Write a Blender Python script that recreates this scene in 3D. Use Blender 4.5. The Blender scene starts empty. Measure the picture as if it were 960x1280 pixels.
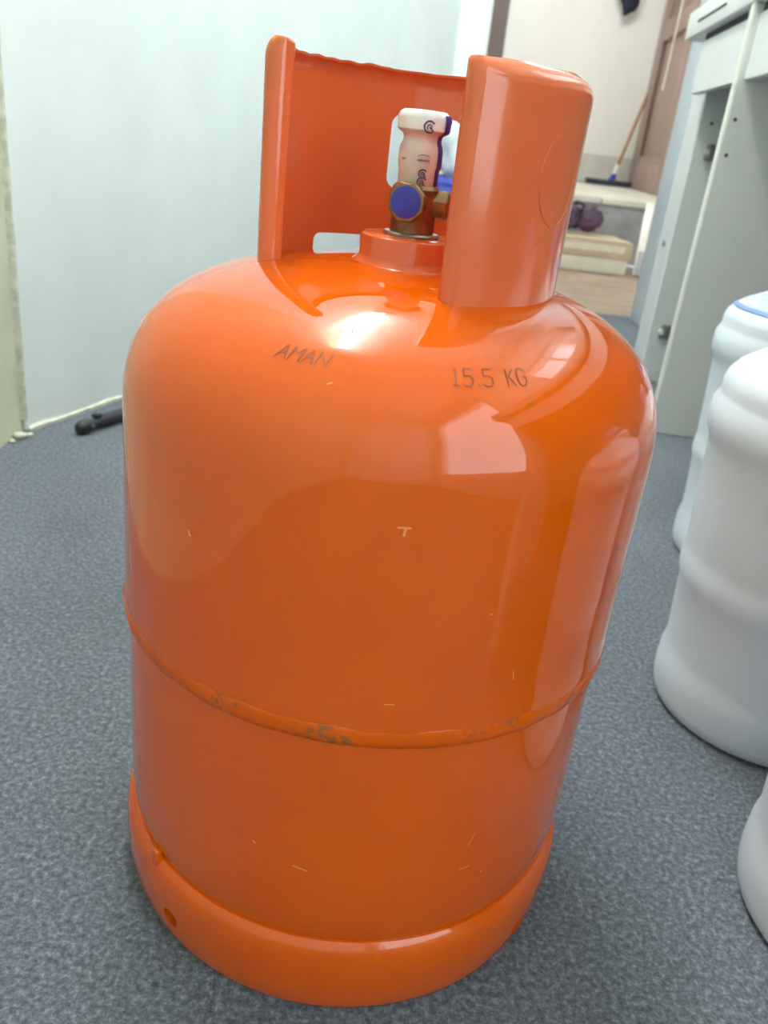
import bpy, bmesh, math, random
from mathutils import Vector, Matrix, noise
random.seed(7)
sc = bpy.context.scene
COL = sc.collection
PI = math.pi
rad = math.radians

# ------------------------------------------------------------------ camera
cam_d = bpy.data.cameras.new('camera')
cam = bpy.data.objects.new('camera', cam_d)
COL.objects.link(cam)
cam_d.sensor_fit = 'VERTICAL'
cam_d.sensor_height = 36.0
cam_d.lens = 1045.04 / 1280 * 36.0
cam_d.clip_start = 0.02
_R = Vector((0.99322, 0.03587, 0.10566))
_p, _r, _y = 0.4225, 0.11646, 0.01183
_F = Vector((math.sin(_y) * math.cos(_p), math.cos(_y) * math.cos(_p), -math.sin(_p)))
_Rt = Vector((math.cos(_y), -math.sin(_y), 0))
_U0 = _Rt.cross(_F)
_R = _Rt * math.cos(_r) + _U0 * math.sin(_r)
_U = _U0 * math.cos(_r) - _Rt * math.sin(_r)
_M = Matrix((_R, _U, -_F)).transposed().to_4x4()
_M.translation = Vector((0, -0.4723, 0.4698))
cam.matrix_world = _M
cam_d.dof.use_dof = True
cam_d.dof.focus_distance = 0.37
cam_d.dof.aperture_fstop = 17.0
sc.camera = cam

# ------------------------------------------------------------------ world, exposure, daylight
w = bpy.data.worlds.new('overcast_sky'); sc.world = w; w.use_nodes = True
w.node_tree.nodes['Background'].inputs[0].default_value = (0.80, 0.90, 1.0, 1)
w.node_tree.nodes['Background'].inputs[1].default_value = 2.0
vs = sc.view_settings
vs.view_transform = 'Standard'; vs.look = 'None'; vs.exposure = -0.25; vs.gamma = 1.0
vs.use_curve_mapping = False
sc.cycles.use_denoising = True
sc.cycles.max_bounces = 8
sc.cycles.diffuse_bounces = 5

U_DESK = rad(5.0)
DU = Vector((math.sin(U_DESK), math.cos(U_DESK), 0))     # along the desk, away from the camera
DV = Vector((math.cos(U_DESK), -math.sin(U_DESK), 0))    # to the right
DESK0 = Vector((0.512, 1.09, 0))                         # front edge of the middle desk panel
WALLR0 = DESK0 + DV * 0.64


def deskpt(v, u, z=0.0):
    p = DESK0 + DV * v + DU * u
    return Vector((p.x, p.y, z))


def area_light(name, loc, direction, sx, sy, power, color):
    d = bpy.data.lights.new(name, 'AREA'); d.shape = 'RECTANGLE'; d.size = sx; d.size_y = sy
    d.energy = power; d.color = color
    o = bpy.data.objects.new(name, d); COL.objects.link(o)
    o.location = loc; o.rotation_euler = Vector(direction).to_track_quat('-Z', 'Y').to_euler()
    return o


# daylight falling in through the window above the desk and a tall one behind the camera, both in the right wall
WINDOWS = [(-0.75, 0.60, 0.98, 2.05, 24.0), (-3.35, -1.75, 0.30, 2.15, 38.0)]
for _u0, _u1, _z0, _z1, _pw in WINDOWS:
    _wc = deskpt(0.64 + 0.16, (_u0 + _u1) / 2, (_z0 + _z1) / 2)
    area_light('window_daylight', _wc, -DV, _u1 - _u0, _z1 - _z0, _pw, (0.86, 0.94, 1.0))


# ------------------------------------------------------------------ materials
def lin(c):
    return tuple(((v / 255) / 12.92 if v / 255 <= .04045 else ((v / 255 + .055) / 1.055) ** 2.4) for v in c)


MATS = {}


def mat(name, color, rough=0.5, metal=0.0, var=0.0, vscale=8.0, bump=0.0, bscale=200.0, coat=0.0, coat_rough=0.05,
        sss=0.0, emit=None, estr=0.0, spec=0.5, detail=4.0, stretch=(1, 1, 1), var_col=None, alpha=1.0, rvar=0.0):
    if name in MATS:
        return MATS[name]
    m = bpy.data.materials.new(name); m.use_nodes = True
    nt = m.node_tree; b = nt.nodes['Principled BSDF']
    b.inputs['Base Color'].default_value = (*color, 1)
    b.inputs['Roughness'].default_value = rough
    b.inputs['Metallic'].default_value = metal
    b.inputs['Specular IOR Level'].default_value = spec
    b.inputs['Coat Weight'].default_value = coat
    b.inputs['Coat Roughness'].default_value = coat_rough
    if sss:
        b.inputs['Subsurface Weight'].default_value = sss
        b.inputs['Subsurface Radius'].default_value = (0.02, 0.02, 0.02)
        b.inputs['Subsurface Scale'].default_value = 1.0
    if emit:
        b.inputs['Emission Color'].default_value = (*emit, 1)
        b.inputs['Emission Strength'].default_value = estr
    tc = nt.nodes.new('ShaderNodeTexCoord')
    mp = nt.nodes.new('ShaderNodeMapping'); mp.inputs['Scale'].default_value = stretch
    nt.links.new(tc.outputs['Object'], mp.inputs['Vector'])
    if var or rvar:
        n = nt.nodes.new('ShaderNodeTexNoise'); n.inputs['Scale'].default_value = vscale
        n.inputs['Detail'].default_value = detail; n.inputs['Roughness'].default_value = 0.6
        nt.links.new(mp.outputs[0], n.inputs['Vector'])
        r = nt.nodes.new('ShaderNodeValToRGB')
        c2 = var_col or tuple(v * (1 - var) for v in color)
        c1 = color if var_col else tuple(min(1, v * (1 + var * .5)) for v in color)
        r.color_ramp.elements[0].position = .35; r.color_ramp.elements[1].position = .65
        r.color_ramp.elements[0].color = (*c2, 1); r.color_ramp.elements[1].color = (*c1, 1)
        nt.links.new(n.outputs['Fac'], r.inputs[0]); nt.links.new(r.outputs[0], b.inputs['Base Color'])
        if rvar:
            mr = nt.nodes.new('ShaderNodeMapRange'); mr.inputs[3].default_value = max(0, rough - rvar)
            mr.inputs[4].default_value = rough + rvar
            nt.links.new(n.outputs['Fac'], mr.inputs[0]); nt.links.new(mr.outputs[0], b.inputs['Roughness'])
    if bump:
        n2 = nt.nodes.new('ShaderNodeTexNoise'); n2.inputs['Scale'].default_value = bscale
        n2.inputs['Detail'].default_value = 3
        nt.links.new(mp.outputs[0], n2.inputs['Vector'])
        bp = nt.nodes.new('ShaderNodeBump'); bp.inputs['Strength'].default_value = bump
        bp.inputs['Distance'].default_value = 0.002
        nt.links.new(n2.outputs['Fac'], bp.inputs['Height']); nt.links.new(bp.outputs[0], b.inputs['Normal'])
    MATS[name] = m
    return m


def orange_paint(name, seam=False, sheen_tint=False):
    """glossy orange enamel with slight orange peel, sparse pale chips and (on the seam) rubbed grey-brown wear"""
    m = bpy.data.materials.new(name); m.use_nodes = True
    nt = m.node_tree; N = nt.nodes; L = nt.links; b = N['Principled BSDF']
    tc = N.new('ShaderNodeTexCoord')
    n1 = N.new('ShaderNodeTexNoise'); n1.inputs['Scale'].default_value = 14; n1.inputs['Detail'].default_value = 5
    L.new(tc.outputs['Object'], n1.inputs['Vector'])
    r1 = N.new('ShaderNodeValToRGB')
    r1.color_ramp.elements[0].position = .3; r1.color_ramp.elements[0].color = (0.60, 0.083, 0.0004, 1)
    r1.color_ramp.elements[1].position = .7; r1.color_ramp.elements[1].color = (0.65, 0.096, 0.0005, 1)
    L.new(n1.outputs['Fac'], r1.inputs[0])
    # sparse chips / grime
    n2 = N.new('ShaderNodeTexNoise'); n2.inputs['Scale'].default_value = 95 if not seam else 240
    n2.inputs['Detail'].default_value = 6; n2.inputs['Roughness'].default_value = .7
    L.new(tc.outputs['Object'], n2.inputs['Vector'])
    n3 = N.new('ShaderNodeTexNoise'); n3.inputs['Scale'].default_value = 9 if not seam else 34
    L.new(tc.outputs['Object'], n3.inputs['Vector'])
    mu = N.new('ShaderNodeMath'); mu.operation = 'MULTIPLY'
    L.new(n2.outputs['Fac'], mu.inputs[0]); L.new(n3.outputs['Fac'], mu.inputs[1])
    r2 = N.new('ShaderNodeValToRGB')
    lo = .43 if not seam else .285
    r2.color_ramp.elements[0].position = lo; r2.color_ramp.elements[0].color = (0, 0, 0, 1)
    r2.color_ramp.elements[1].position = lo + .05; r2.color_ramp.elements[1].color = (1, 1, 1, 1) if seam else (.6, .6, .6, 1)
    L.new(mu.outputs[0], r2.inputs[0])
    mx = N.new('ShaderNodeMix'); mx.data_type = 'RGBA'
    L.new(r2.outputs[0], mx.inputs['Factor']); L.new(r1.outputs[0], mx.inputs['A'])
    mx.inputs['B'].default_value = (0.40, 0.12, 0.03, 1) if not seam else (0.30, 0.085, 0.03, 1)
    L.new(mx.outputs['Result'], b.inputs['Base Color'])
    b.inputs['Roughness'].default_value = 0.34
    b.inputs['Specular IOR Level'].default_value = 0.0
    b.inputs['Coat Weight'].default_value = 1.0 if not seam else .5
    b.inputs['Coat Roughness'].default_value = 0.035
    b.inputs['Coat IOR'].default_value = 1.56
    nb = N.new('ShaderNodeTexNoise'); nb.inputs['Scale'].default_value = 60; nb.inputs['Detail'].default_value = 2
    L.new(tc.outputs['Object'], nb.inputs['Vector'])
    bp = N.new('ShaderNodeBump'); bp.inputs['Strength'].default_value = 0.05; bp.inputs['Distance'].default_value = 0.0015
    L.new(nb.outputs['Fac'], bp.inputs['Height'])
    L.new(bp.outputs[0], b.inputs['Normal']); L.new(bp.outputs[0], b.inputs['Coat Normal'])
    if sheen_tint:  # soft reflected sheen put into a paler base colour, plus a rougher coat
        r1.color_ramp.elements[0].color = (0.62, 0.118, 0.036, 1); r1.color_ramp.elements[1].color = (0.67, 0.134, 0.042, 1)
        b.inputs['Coat Roughness'].default_value = 0.12
    return m


def carpet_mat():
    m = bpy.data.materials.new('grey_loop_carpet'); m.use_nodes = True
    nt = m.node_tree; N = nt.nodes; L = nt.links; b = N['Principled BSDF']
    tc = N.new('ShaderNodeTexCoord')
    n1 = N.new('ShaderNodeTexNoise'); n1.inputs['Scale'].default_value = 230; n1.inputs['Detail'].default_value = 7
    n1.inputs['Roughness'].default_value = .78
    L.new(tc.outputs['Object'], n1.inputs['Vector'])
    r = N.new('ShaderNodeValToRGB'); e = r.color_ramp.elements
    e[0].position = .34; e[0].color = (*lin((50, 54, 60)), 1)
    e[1].position = .70; e[1].color = (*lin((172, 180, 190)), 1)
    k = e.new(.47); k.color = (*lin((90, 97, 107)), 1)
    k = e.new(.55); k.color = (*lin((116, 124, 136)), 1)
    L.new(n1.outputs['Fac'], r.inputs[0])
    n3 = N.new('ShaderNodeTexNoise'); n3.inputs['Scale'].default_value = 5; n3.inputs['Detail'].default_value = 4
    L.new(tc.outputs['Object'], n3.inputs['Vector'])
    mr = N.new('ShaderNodeMapRange'); mr.inputs[1].default_value = .3; mr.inputs[2].default_value = .7
    mr.inputs[3].default_value = .80; mr.inputs[4].default_value = 1.06
    L.new(n3.outputs['Fac'], mr.inputs[0])
    mx = N.new('ShaderNodeMix'); mx.data_type = 'RGBA'; mx.blend_type = 'MULTIPLY'; mx.inputs['Factor'].default_value = 1
    L.new(r.outputs[0], mx.inputs['A']); L.new(mr.outputs[0], mx.inputs['B'])
    L.new(mx.outputs['Result'], b.inputs['Base Color'])
    b.inputs['Roughness'].default_value = .95; b.inputs['Specular IOR Level'].default_value = .1
    b.inputs['Sheen Weight'].default_value = .25
    v = N.new('ShaderNodeTexNoise'); v.inputs['Scale'].default_value = 90; v.inputs['Detail'].default_value = 4
    L.new(tc.outputs['Object'], v.inputs['Vector'])
    ad = N.new('ShaderNodeMath'); ad.operation = 'ADD'
    L.new(n1.outputs['Fac'], ad.inputs[0]); L.new(v.outputs['Fac'], ad.inputs[1])
    bp = N.new('ShaderNodeBump'); bp.inputs['Strength'].default_value = .8; bp.inputs['Distance'].default_value = .0035
    L.new(ad.outputs[0], bp.inputs['Height']); L.new(bp.outputs[0], b.inputs['Normal'])
    return m


def glass_mat():
    m = bpy.data.materials.new('window_glass'); m.use_nodes = True
    nt = m.node_tree; nt.nodes.remove(nt.nodes['Principled BSDF'])
    a = nt.nodes.new('ShaderNodeBsdfTransparent'); a.inputs[0].default_value = (.94, .97, .96, 1)
    g = nt.nodes.new('ShaderNodeBsdfGlossy'); g.inputs['Roughness'].default_value = .02
    x = nt.nodes.new('ShaderNodeMixShader')
    x.inputs[0].default_value = .05; nt.links.new(a.outputs[0], x.inputs[1]); nt.links.new(g.outputs[0], x.inputs[2])
    nt.links.new(x.outputs[0], nt.nodes['Material Output'].inputs[0])
    return m




def jug_mat():
    """milky polythene: half reflects, half lets the light through"""
    m = bpy.data.materials.new('translucent_white_polythene'); m.use_nodes = True
    nt = m.node_tree; b = nt.nodes['Principled BSDF']
    tc = nt.nodes.new('ShaderNodeTexCoord'); n = nt.nodes.new('ShaderNodeTexNoise'); n.inputs['Scale'].default_value = 9
    nt.links.new(tc.outputs['Object'], n.inputs['Vector'])
    r = nt.nodes.new('ShaderNodeValToRGB')
    r.color_ramp.elements[0].color = (*lin((230, 238, 250)), 1); r.color_ramp.elements[1].color = (*lin((238, 245, 254)), 1)
    nt.links.new(n.outputs['Fac'], r.inputs[0]); nt.links.new(r.outputs[0], b.inputs['Base Color'])
    b.inputs['Roughness'].default_value = .36
    t = nt.nodes.new('ShaderNodeBsdfTranslucent'); nt.links.new(r.outputs[0], t.inputs['Color'])
    x = nt.nodes.new('ShaderNodeMixShader'); x.inputs[0].default_value = .14
    nt.links.new(b.outputs[0], x.inputs[1]); nt.links.new(t.outputs[0], x.inputs[2])
    nt.links.new(x.outputs[0], nt.nodes['Material Output'].inputs[0])
    return m


M_ORANGE = orange_paint('orange_enamel')
M_COLLAR = orange_paint('orange_enamel_sheen_tint', False, True)
M_SEAM = orange_paint('orange_enamel_worn_seam', True)
M_CARPET = carpet_mat()
M_WALL = mat('white_painted_plaster', lin((234, 238, 233)), .55, var=.05, vscale=5, bump=.12, bscale=70, detail=8)
M_WALLY = mat('yellowed_painted_plaster', lin((214, 212, 186)), .6, var=.10, vscale=9, bump=.25, bscale=60, detail=8)
M_MORTAR = mat('chipped_mortar', lin((212, 210, 190)), .9, var=.22, vscale=60, bump=.6, bscale=150)
M_CEIL = mat('white_ceiling_paint', lin((238, 238, 234)), .8, var=.03, vscale=3)
M_CREAM = mat('cream_painted_wall', lin((245, 245, 239)), .6, var=.03, vscale=3, bump=.08, bscale=60)
M_BROWN = mat('brown_stained_wood', lin((160, 134, 124)), .45, var=.12, vscale=14, stretch=(1, 1, .12), bump=.1, bscale=120)
M_FRAME = mat('dark_brown_door_frame', lin((104, 84, 80)), .45, var=.12, vscale=20, stretch=(1, 1, .1))
M_TILEW = mat('white_glazed_tile', lin((216, 214, 205)), .25, var=.06, vscale=12)
M_SLAB = mat('white_marble_slab', lin((232, 228, 214)), .3, var=.08, vscale=10)
M_CONC = mat('grey_stained_concrete', lin((172, 172, 174)), .85, var=.35, vscale=7, bump=.4, bscale=50, detail=8)
M_FLOORT = mat('brown_marbled_floor_tile', lin((176, 152, 132)), .35, var=.3, vscale=8, detail=6)
M_WHITEMEL = mat('white_melamine_board', lin((212, 215, 214)), .4, var=.03, vscale=6, bump=.05, bscale=300)
M_GREYMEL = mat('pale_grey_melamine', lin((222, 224, 222)), .45, var=.05, vscale=5)
M_EDGE = mat('board_edge_band', lin((226, 224, 216)), .45)
M_CUP = mat('pale_blue_white_lacquer', lin((206, 222, 232)), .35, var=.03, vscale=5)
M_DARK = mat('dark_gap', lin((48, 46, 46)), .8)
M_METAL = mat('dull_steel', lin((168, 168, 168)), .35, metal=1, var=.1, vscale=60)
M_BRASS = mat('aged_brass', (0.28, 0.17, 0.085), .42, metal=.85, var=.45, vscale=70, rvar=.1, bump=.15, bscale=300)
M_BLUE = mat('blue_plastic', lin((52, 58, 178)), .45, var=.08, vscale=60)
M_SLEEVE = mat('white_shrink_sleeve', lin((214, 200, 194)), .35, var=.10, vscale=90, bump=.2, bscale=140, coat=.3)
M_SLEEVETOP = mat('white_shrink_sleeve_cap', lin((236, 232, 234)), .25, coat=.4)
M_NAVY = mat('navy_print', lin((60, 48, 140)), .35)
M_PRINT = mat('grey_violet_print', lin((84, 70, 110)), .5)
M_STAMP = mat('dark_ink_stamp', (0.26, 0.048, 0.009), .5)
M_CHIP = mat('pale_paint_chip', (0.75, 0.27, 0.06), .7)
M_HOLE = mat('hole_shadow_board', lin((70, 66, 62)), .8)
M_JUG = jug_mat()
M_JUGCAP = mat('blue_jug_cap', lin((90, 150, 215)), .4)
M_LABEL = mat('pale_blue_label', lin((120, 174, 226)), .4, var=.5, vscale=16, var_col=lin((206, 198, 230)))
M_LABEL2 = mat('blue_label_stripe', lin((96, 132, 196)), .4)
M_BLACK = mat('black_moulded_plastic', lin((38, 40, 44)), .5, var=.2, vscale=60, bump=.2, bscale=200)
M_STEEL2 = mat('bright_screw', lin((180, 180, 176)), .3, metal=1)
M_CARD = mat('pale_cardboard', lin((206, 188, 158)), .75, var=.14, vscale=14, stretch=(1, 4, 4))
M_CARDW = mat('cream_board', lin((226, 220, 198)), .5, var=.10, vscale=9)
M_PURPLE = mat('dark_purple_plastic', lin((92, 66, 92)), .4, var=.4, vscale=14, bump=.5, bscale=30)
M_WOOD = mat('broom_stick_wood', lin((168, 120, 84)), .5, var=.15, vscale=30)
M_BRISTLE = mat('dark_grey_rubber', lin((62, 66, 76)), .7)
M_BAG = mat('white_plastic_bag', lin((226, 228, 236)), .4, var=.08, vscale=10, bump=.6, bscale=26)
M_BUCKET = mat('blue_bucket_plastic', lin((92, 104, 206)), .35)
M_CLOTH = mat('navy_cloth', lin((40, 46, 66)), .95, var=.2, vscale=30, bump=.4, bscale=100)
M_PVC = mat('white_window_frame', lin((236, 236, 234)), .35)
M_TUBE = mat('lit_fluorescent_tube', (1, 1, 1), .4, emit=(0.95, 1.0, 1.0), estr=80.0)
M_TUBE2 = mat('lit_hall_lamp', (1, 1, 1), .4, emit=(1.0, 1.0, 0.98), estr=50.0)
M_GLASS = glass_mat()


# ------------------------------------------------------------------ mesh helpers
class MB:
    def __init__(s):
        s.v = []; s.f = []

    def add(s, vs, fs):
        o = len(s.v); s.v += [tuple(x) for x in vs]; s.f += [tuple(i + o for i in f) for f in fs]
        return s

    def box(s, x0, x1, y0, y1, z0, z1):
        vs = [(x, y, z) for z in (z0, z1) for y in (y0, y1) for x in (x0, x1)]
        return s.add(vs, [(0, 2, 3, 1), (4, 5, 7, 6), (0, 1, 5, 4), (2, 6, 7, 3), (0, 4, 6, 2), (1, 3, 7, 5)])

    def prism(s, poly, z0, z1):
        """poly: plan outline counter-clockwise, extruded in z"""
        n = len(poly)
        vs = [(p[0], p[1], z0) for p in poly] + [(p[0], p[1], z1) for p in poly]
        fs = [tuple(range(n - 1, -1, -1)), tuple(range(n, 2 * n))]
        fs += [(i, (i + 1) % n, n + (i + 1) % n, n + i) for i in range(n)]
        return s.add(vs, fs)

    def lathe(s, prof, seg=64, cap0=False, cap1=False, M=None, close=False, f=None):
        n = len(prof); vs = []
        for i in range(seg):
            a = 2 * PI * i / seg
            for r, z in prof:
                p = Vector((r * math.sin(a), -r * math.cos(a), z))
                if f: p = f(p, a)
                if M: p = M @ p
                vs.append(p)
        fs = []
        for i in range(seg):
            j = (i + 1) % seg
            for k in range(n - 1 + (1 if close else 0)):
                k2 = (k + 1) % n
                fs.append((i * n + k, j * n + k, j * n + k2, i * n + k2))
        if cap0: fs.append(tuple(i * n for i in range(seg - 1, -1, -1)))
        if cap1: fs.append(tuple(i * n + n - 1 for i in range(seg)))
        return s.add(vs, fs)

    def tube(s, pts, r, seg=10, cap=True):
        pts = [Vector(p) for p in pts]; vs = []; n = len(pts)
        rs = r if isinstance(r, (list, tuple)) else [r] * n
        prev = None
        for i, p in enumerate(pts):
            d = (pts[min(i + 1, n - 1)] - pts[max(i - 1, 0)]).normalized()
            if prev is None:
                a = d.orthogonal().normalized()
            else:
                a = (prev - d * prev.dot(d)).normalized()
            prev = a; b = d.cross(a)
            for k in range(seg):
                t = 2 * PI * k / seg
                vs.append(p + (a * math.cos(t) + b * math.sin(t)) * rs[i])
        fs = [(i * seg + k, i * seg + (k + 1) % seg, (i + 1) * seg + (k + 1) % seg, (i + 1) * seg + k)
              for i in range(n - 1) for k in range(seg)]
        if cap:
            fs.append(tuple(range(seg - 1, -1, -1))); fs.append(tuple((n - 1) * seg + k for k in range(seg)))
        return s.add(vs, fs)

    def obb(s, c, ax, ay, az):
        """box from centre and three half-axis vectors"""
        c, ax, ay, az = Vector(c), Vector(ax), Vector(ay), Vector(az)
        vs = [c + ax * i + ay * j + az * k for k in (-1, 1) for j in (-1, 1) for i in (-1, 1)]
        return s.add(vs, [(0, 2, 3, 1), (4, 5, 7, 6), (0, 1, 5, 4), (2, 6, 7, 3), (0, 4, 6, 2), (1, 3, 7, 5)])

    def build(s, name, m, parent=None, smooth=35, bevel=0.0, bseg=2, loc=None):
        me = bpy.data.meshes.new(name)
        me.from_pydata(s.v, [], s.f); me.validate()
        bm = bmesh.new(); bm.from_mesh(me)
        bmesh.ops.recalc_face_normals(bm, faces=bm.faces)
        if bevel:
            bmesh.ops.bevel(bm, geom=list(bm.edges), offset=bevel, segments=bseg, affect='EDGES', profile=.5)
        bm.to_mesh(me); bm.free()
        if smooth:
            me.polygons.foreach_set('use_smooth', [True] * len(me.polygons))
            me.set_sharp_from_angle(angle=rad(smooth))
        me.materials.append(m)
        o = bpy.data.objects.new(name, me); COL.objects.link(o)
        if parent: o.parent = parent
        if loc is not None: o.location = loc
        return o


def tag(o, label, cat, group=None, kind=None):
    o['label'] = label; o['category'] = cat
    if group: o['group'] = group
    if kind: o['kind'] = kind
    return o


def thing(name, label, cat, loc=(0, 0, 0), rotz=0.0, group=None, kind=None):
    o = bpy.data.objects.new(name, None); o.empty_display_size = .05
    COL.objects.link(o); o.location = loc; o.rotation_euler = (0, 0, rotz)
    return tag(o, label, cat, group, kind)


def struct(o, label, cat):
    return tag(o, label, cat, kind='structure')


def boolean_cut(o, cutters):
    """cut the cutter meshes out of o for good, then drop them"""
    for c in cutters:
        md = o.modifiers.new('cut', 'BOOLEAN'); md.operation = 'DIFFERENCE'; md.object = c; md.solver = 'EXACT'
    bpy.context.view_layer.update()
    dg = bpy.context.evaluated_depsgraph_get()
    me = bpy.data.meshes.new_from_object(o.evaluated_get(dg))
    o.modifiers.clear(); o.data = me
    me.polygons.foreach_set('use_smooth', [True] * len(me.polygons)); me.set_sharp_from_angle(angle=rad(35))
    for c in cutters:
        bpy.data.objects.remove(c, do_unlink=True)


def lump(name, m, parent, c, size, amp=.2, freq=2.0, seed=0, sub=4, fn=None):
    bm = bmesh.new(); bmesh.ops.create_icosphere(bm, subdivisions=sub, radius=1)
    for v in bm.verts:
        n = v.co.normalized()
        d = 1 + amp * noise.noise(n * freq + Vector((seed, seed * 2.3, 0))) + amp * .5 * noise.noise(n * freq * 2.7 + Vector((0, seed, 5)))
        p = Vector((n.x * size[0], n.y * size[1], n.z * size[2])) * d
        if fn: p = fn(p, n)
        v.co = p + Vector(c)
    me = bpy.data.meshes.new(name); bm.to_mesh(me); bm.free()
    me.polygons.foreach_set('use_smooth', [True] * len(me.polygons)); me.materials.append(m)
    o = bpy.data.objects.new(name, me); COL.objects.link(o)
    if parent: o.parent = parent
    return o


# ================================================================== THE SETTING
LW = Vector((-0.541, 0.72, 0)); LWD = Vector((0.353, 0.936, 0)).normalized()     # left wall, receding to the doorway
LWN = Vector((-LWD.y, LWD.x, 0))
YB = 2.385                                                                       # carpet ends, doorway
H = 2.5
lw_end = LW + LWD * ((YB - LW.y) / LWD.y)
YF = -2.5

# floor
rw_f = WALLR0 + DU * ((YF - WALLR0.y) / DU.y); rw_b = WALLR0 + DU * ((YB - WALLR0.y) / DU.y)
poly = [(-0.78, YF - .1), (rw_f.x + .1, YF - .1), (rw_b.x + .1, YB), (lw_end.x - .1, YB), (-0.70, LW.y)]
struct(MB().prism(poly, -0.05, 0).build('floor', M_CARPET, smooth=0), 'grey blue looped carpet covering the room floor', 'floor')
polyc = [(-0.9, YF - .2), (rw_f.x + .3, YF - .2), (rw_b.x + .3, YB + .13), (lw_end.x - .6, YB + .13), (-0.9, LW.y)]
struct(MB().prism(polyc, H, H + .08).build('ceiling', M_CEIL, smooth=0), 'plain white painted ceiling of the room', 'ceiling')

# left wall, receding
a, b = LW, lw_end + LWD * .02
struct(MB().prism([(a.x, a.y), (b.x, b.y), (b.x + LWN.x * .15, b.y + LWN.y * .15), (a.x + LWN.x * .15, a.y + LWN.y * .15)], 0, H)
       .build('wall_left', M_WALL, smooth=0, bevel=.003), 'white painted plaster wall receding on the left', 'wall')
# nearer left wall, yellowed paint, running towards the camera
struct(MB().prism([(-0.547, LW.y + .004), (-0.75, LW.y + .004), (-0.77, YF - .1), (-0.565, YF - .1)], 0, H)
       .build('wall_left_near', M_WALLY, smooth=0), 'yellowed plaster wall at the left edge of the photo', 'wall')
# crumbling mortar strip along the foot of the left wall
mb = MB(); n = 90
vs = []
for i in range(n + 1):
    p = LW + LWD * (i / n * 1.6 + .004)
    h = .008 + .005 * noise.noise(Vector((i * .35, 0, 3))); t = .0045 + .003 * noise.noise(Vector((i * .5, 7, 3)))
    q = p - LWN * 1e-4; e = p - LWN * t
    vs += [(q.x, q.y, .0005), (e.x, e.y, .0005), (e.x, e.y, h * .7), (q.x, q.y, h)]
fs = [(i * 4 + k, i * 4 + (k + 1) % 4, i * 4 + 4 + (k + 1) % 4, i * 4 + 4 + k) for i in range(n) for k in range(4)]
fs += [(3, 2, 1, 0), (n * 4, n * 4 + 1, n * 4 + 2, n * 4 + 3)]
struct(mb.add(vs, fs).build('baseboard_left', M_MORTAR, smooth=40), 'crumbling yellowish mortar strip along the left wall foot', 'trim')
# chipped corner edge of the left wall
mb = MB(); vs = []; n = 120
for i in range(n + 1):
    z = .02 + i / n * (H - .03)
    t = .0025 + .0025 * noise.noise(Vector((i * .45, 2, 9)))
    vs += [(LW.x - .006, LW.y - .004, z), (LW.x + .0012, LW.y - .002, z), (LW.x + .0012 + t * .35, LW.y + t * .9, z), (LW.x - .006, LW.y + .01, z)]
fs = [(i * 4 + k, i * 4 + (k + 1) % 4, i * 4 + 4 + (k + 1) % 4, i * 4 + 4 + k) for i in range(n) for k in range(4)]
fs += [(3, 2, 1, 0), (n * 4, n * 4 + 1, n * 4 + 2, n * 4 + 3)]
struct(mb.add(vs, fs).build('trim_1', M_MORTAR, smooth=40), 'chipped plaster edge on the corner of the left wall', 'trim')

# back wall with the doorway
DX0, DX1, DZ = 0.18, 1.02, 2.08
mb = MB().box(lw_end.x - .02, DX0, YB, YB + .12, 0, H)
mb.box(DX1, rw_b.x + .3, YB, YB + .12, 0, H); mb.box(DX0, DX1, YB, YB + .12, DZ, H)
struct(mb.build('wall_back', M_WALL, smooth=0), 'white wall around the open doorway at the back', 'wall')
fr = struct(thing('door_1', '', '', (0, 0, 0)), 'dark brown wooden frame of the open doorway', 'door frame')
MB().box(DX0 + .0005, DX0 + .046, YB - .012, YB + .12, 0, DZ).build('jamb', M_FRAME, fr, bevel=.003)
MB().box(DX1 - .046, DX1 - .0005, YB - .012, YB + .12, 0, DZ).build('jamb', M_FRAME, fr, bevel=.003)
MB().box(DX0 + .046, DX1 - .046, YB - .012, YB + .12, DZ - .046, DZ - .0005).build('head', M_FRAME, fr, bevel=.003)
MB().box(DX0 + .046, DX0 + .053, YB + .03, YB + .075, 0, DZ - .046).build('stop_bead', M_GREYMEL, fr)

# right wall with the window, front wall
mb = MB()


def wallseg(u0, u1, z0, z1, mbx, v0=.64, v1=.79):
    p = [deskpt(v0, u0), deskpt(v1, u0), deskpt(v1, u1), deskpt(v0, u1)]
    mbx.prism([(q.x, q.y) for q in p], z0, z1)


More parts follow.
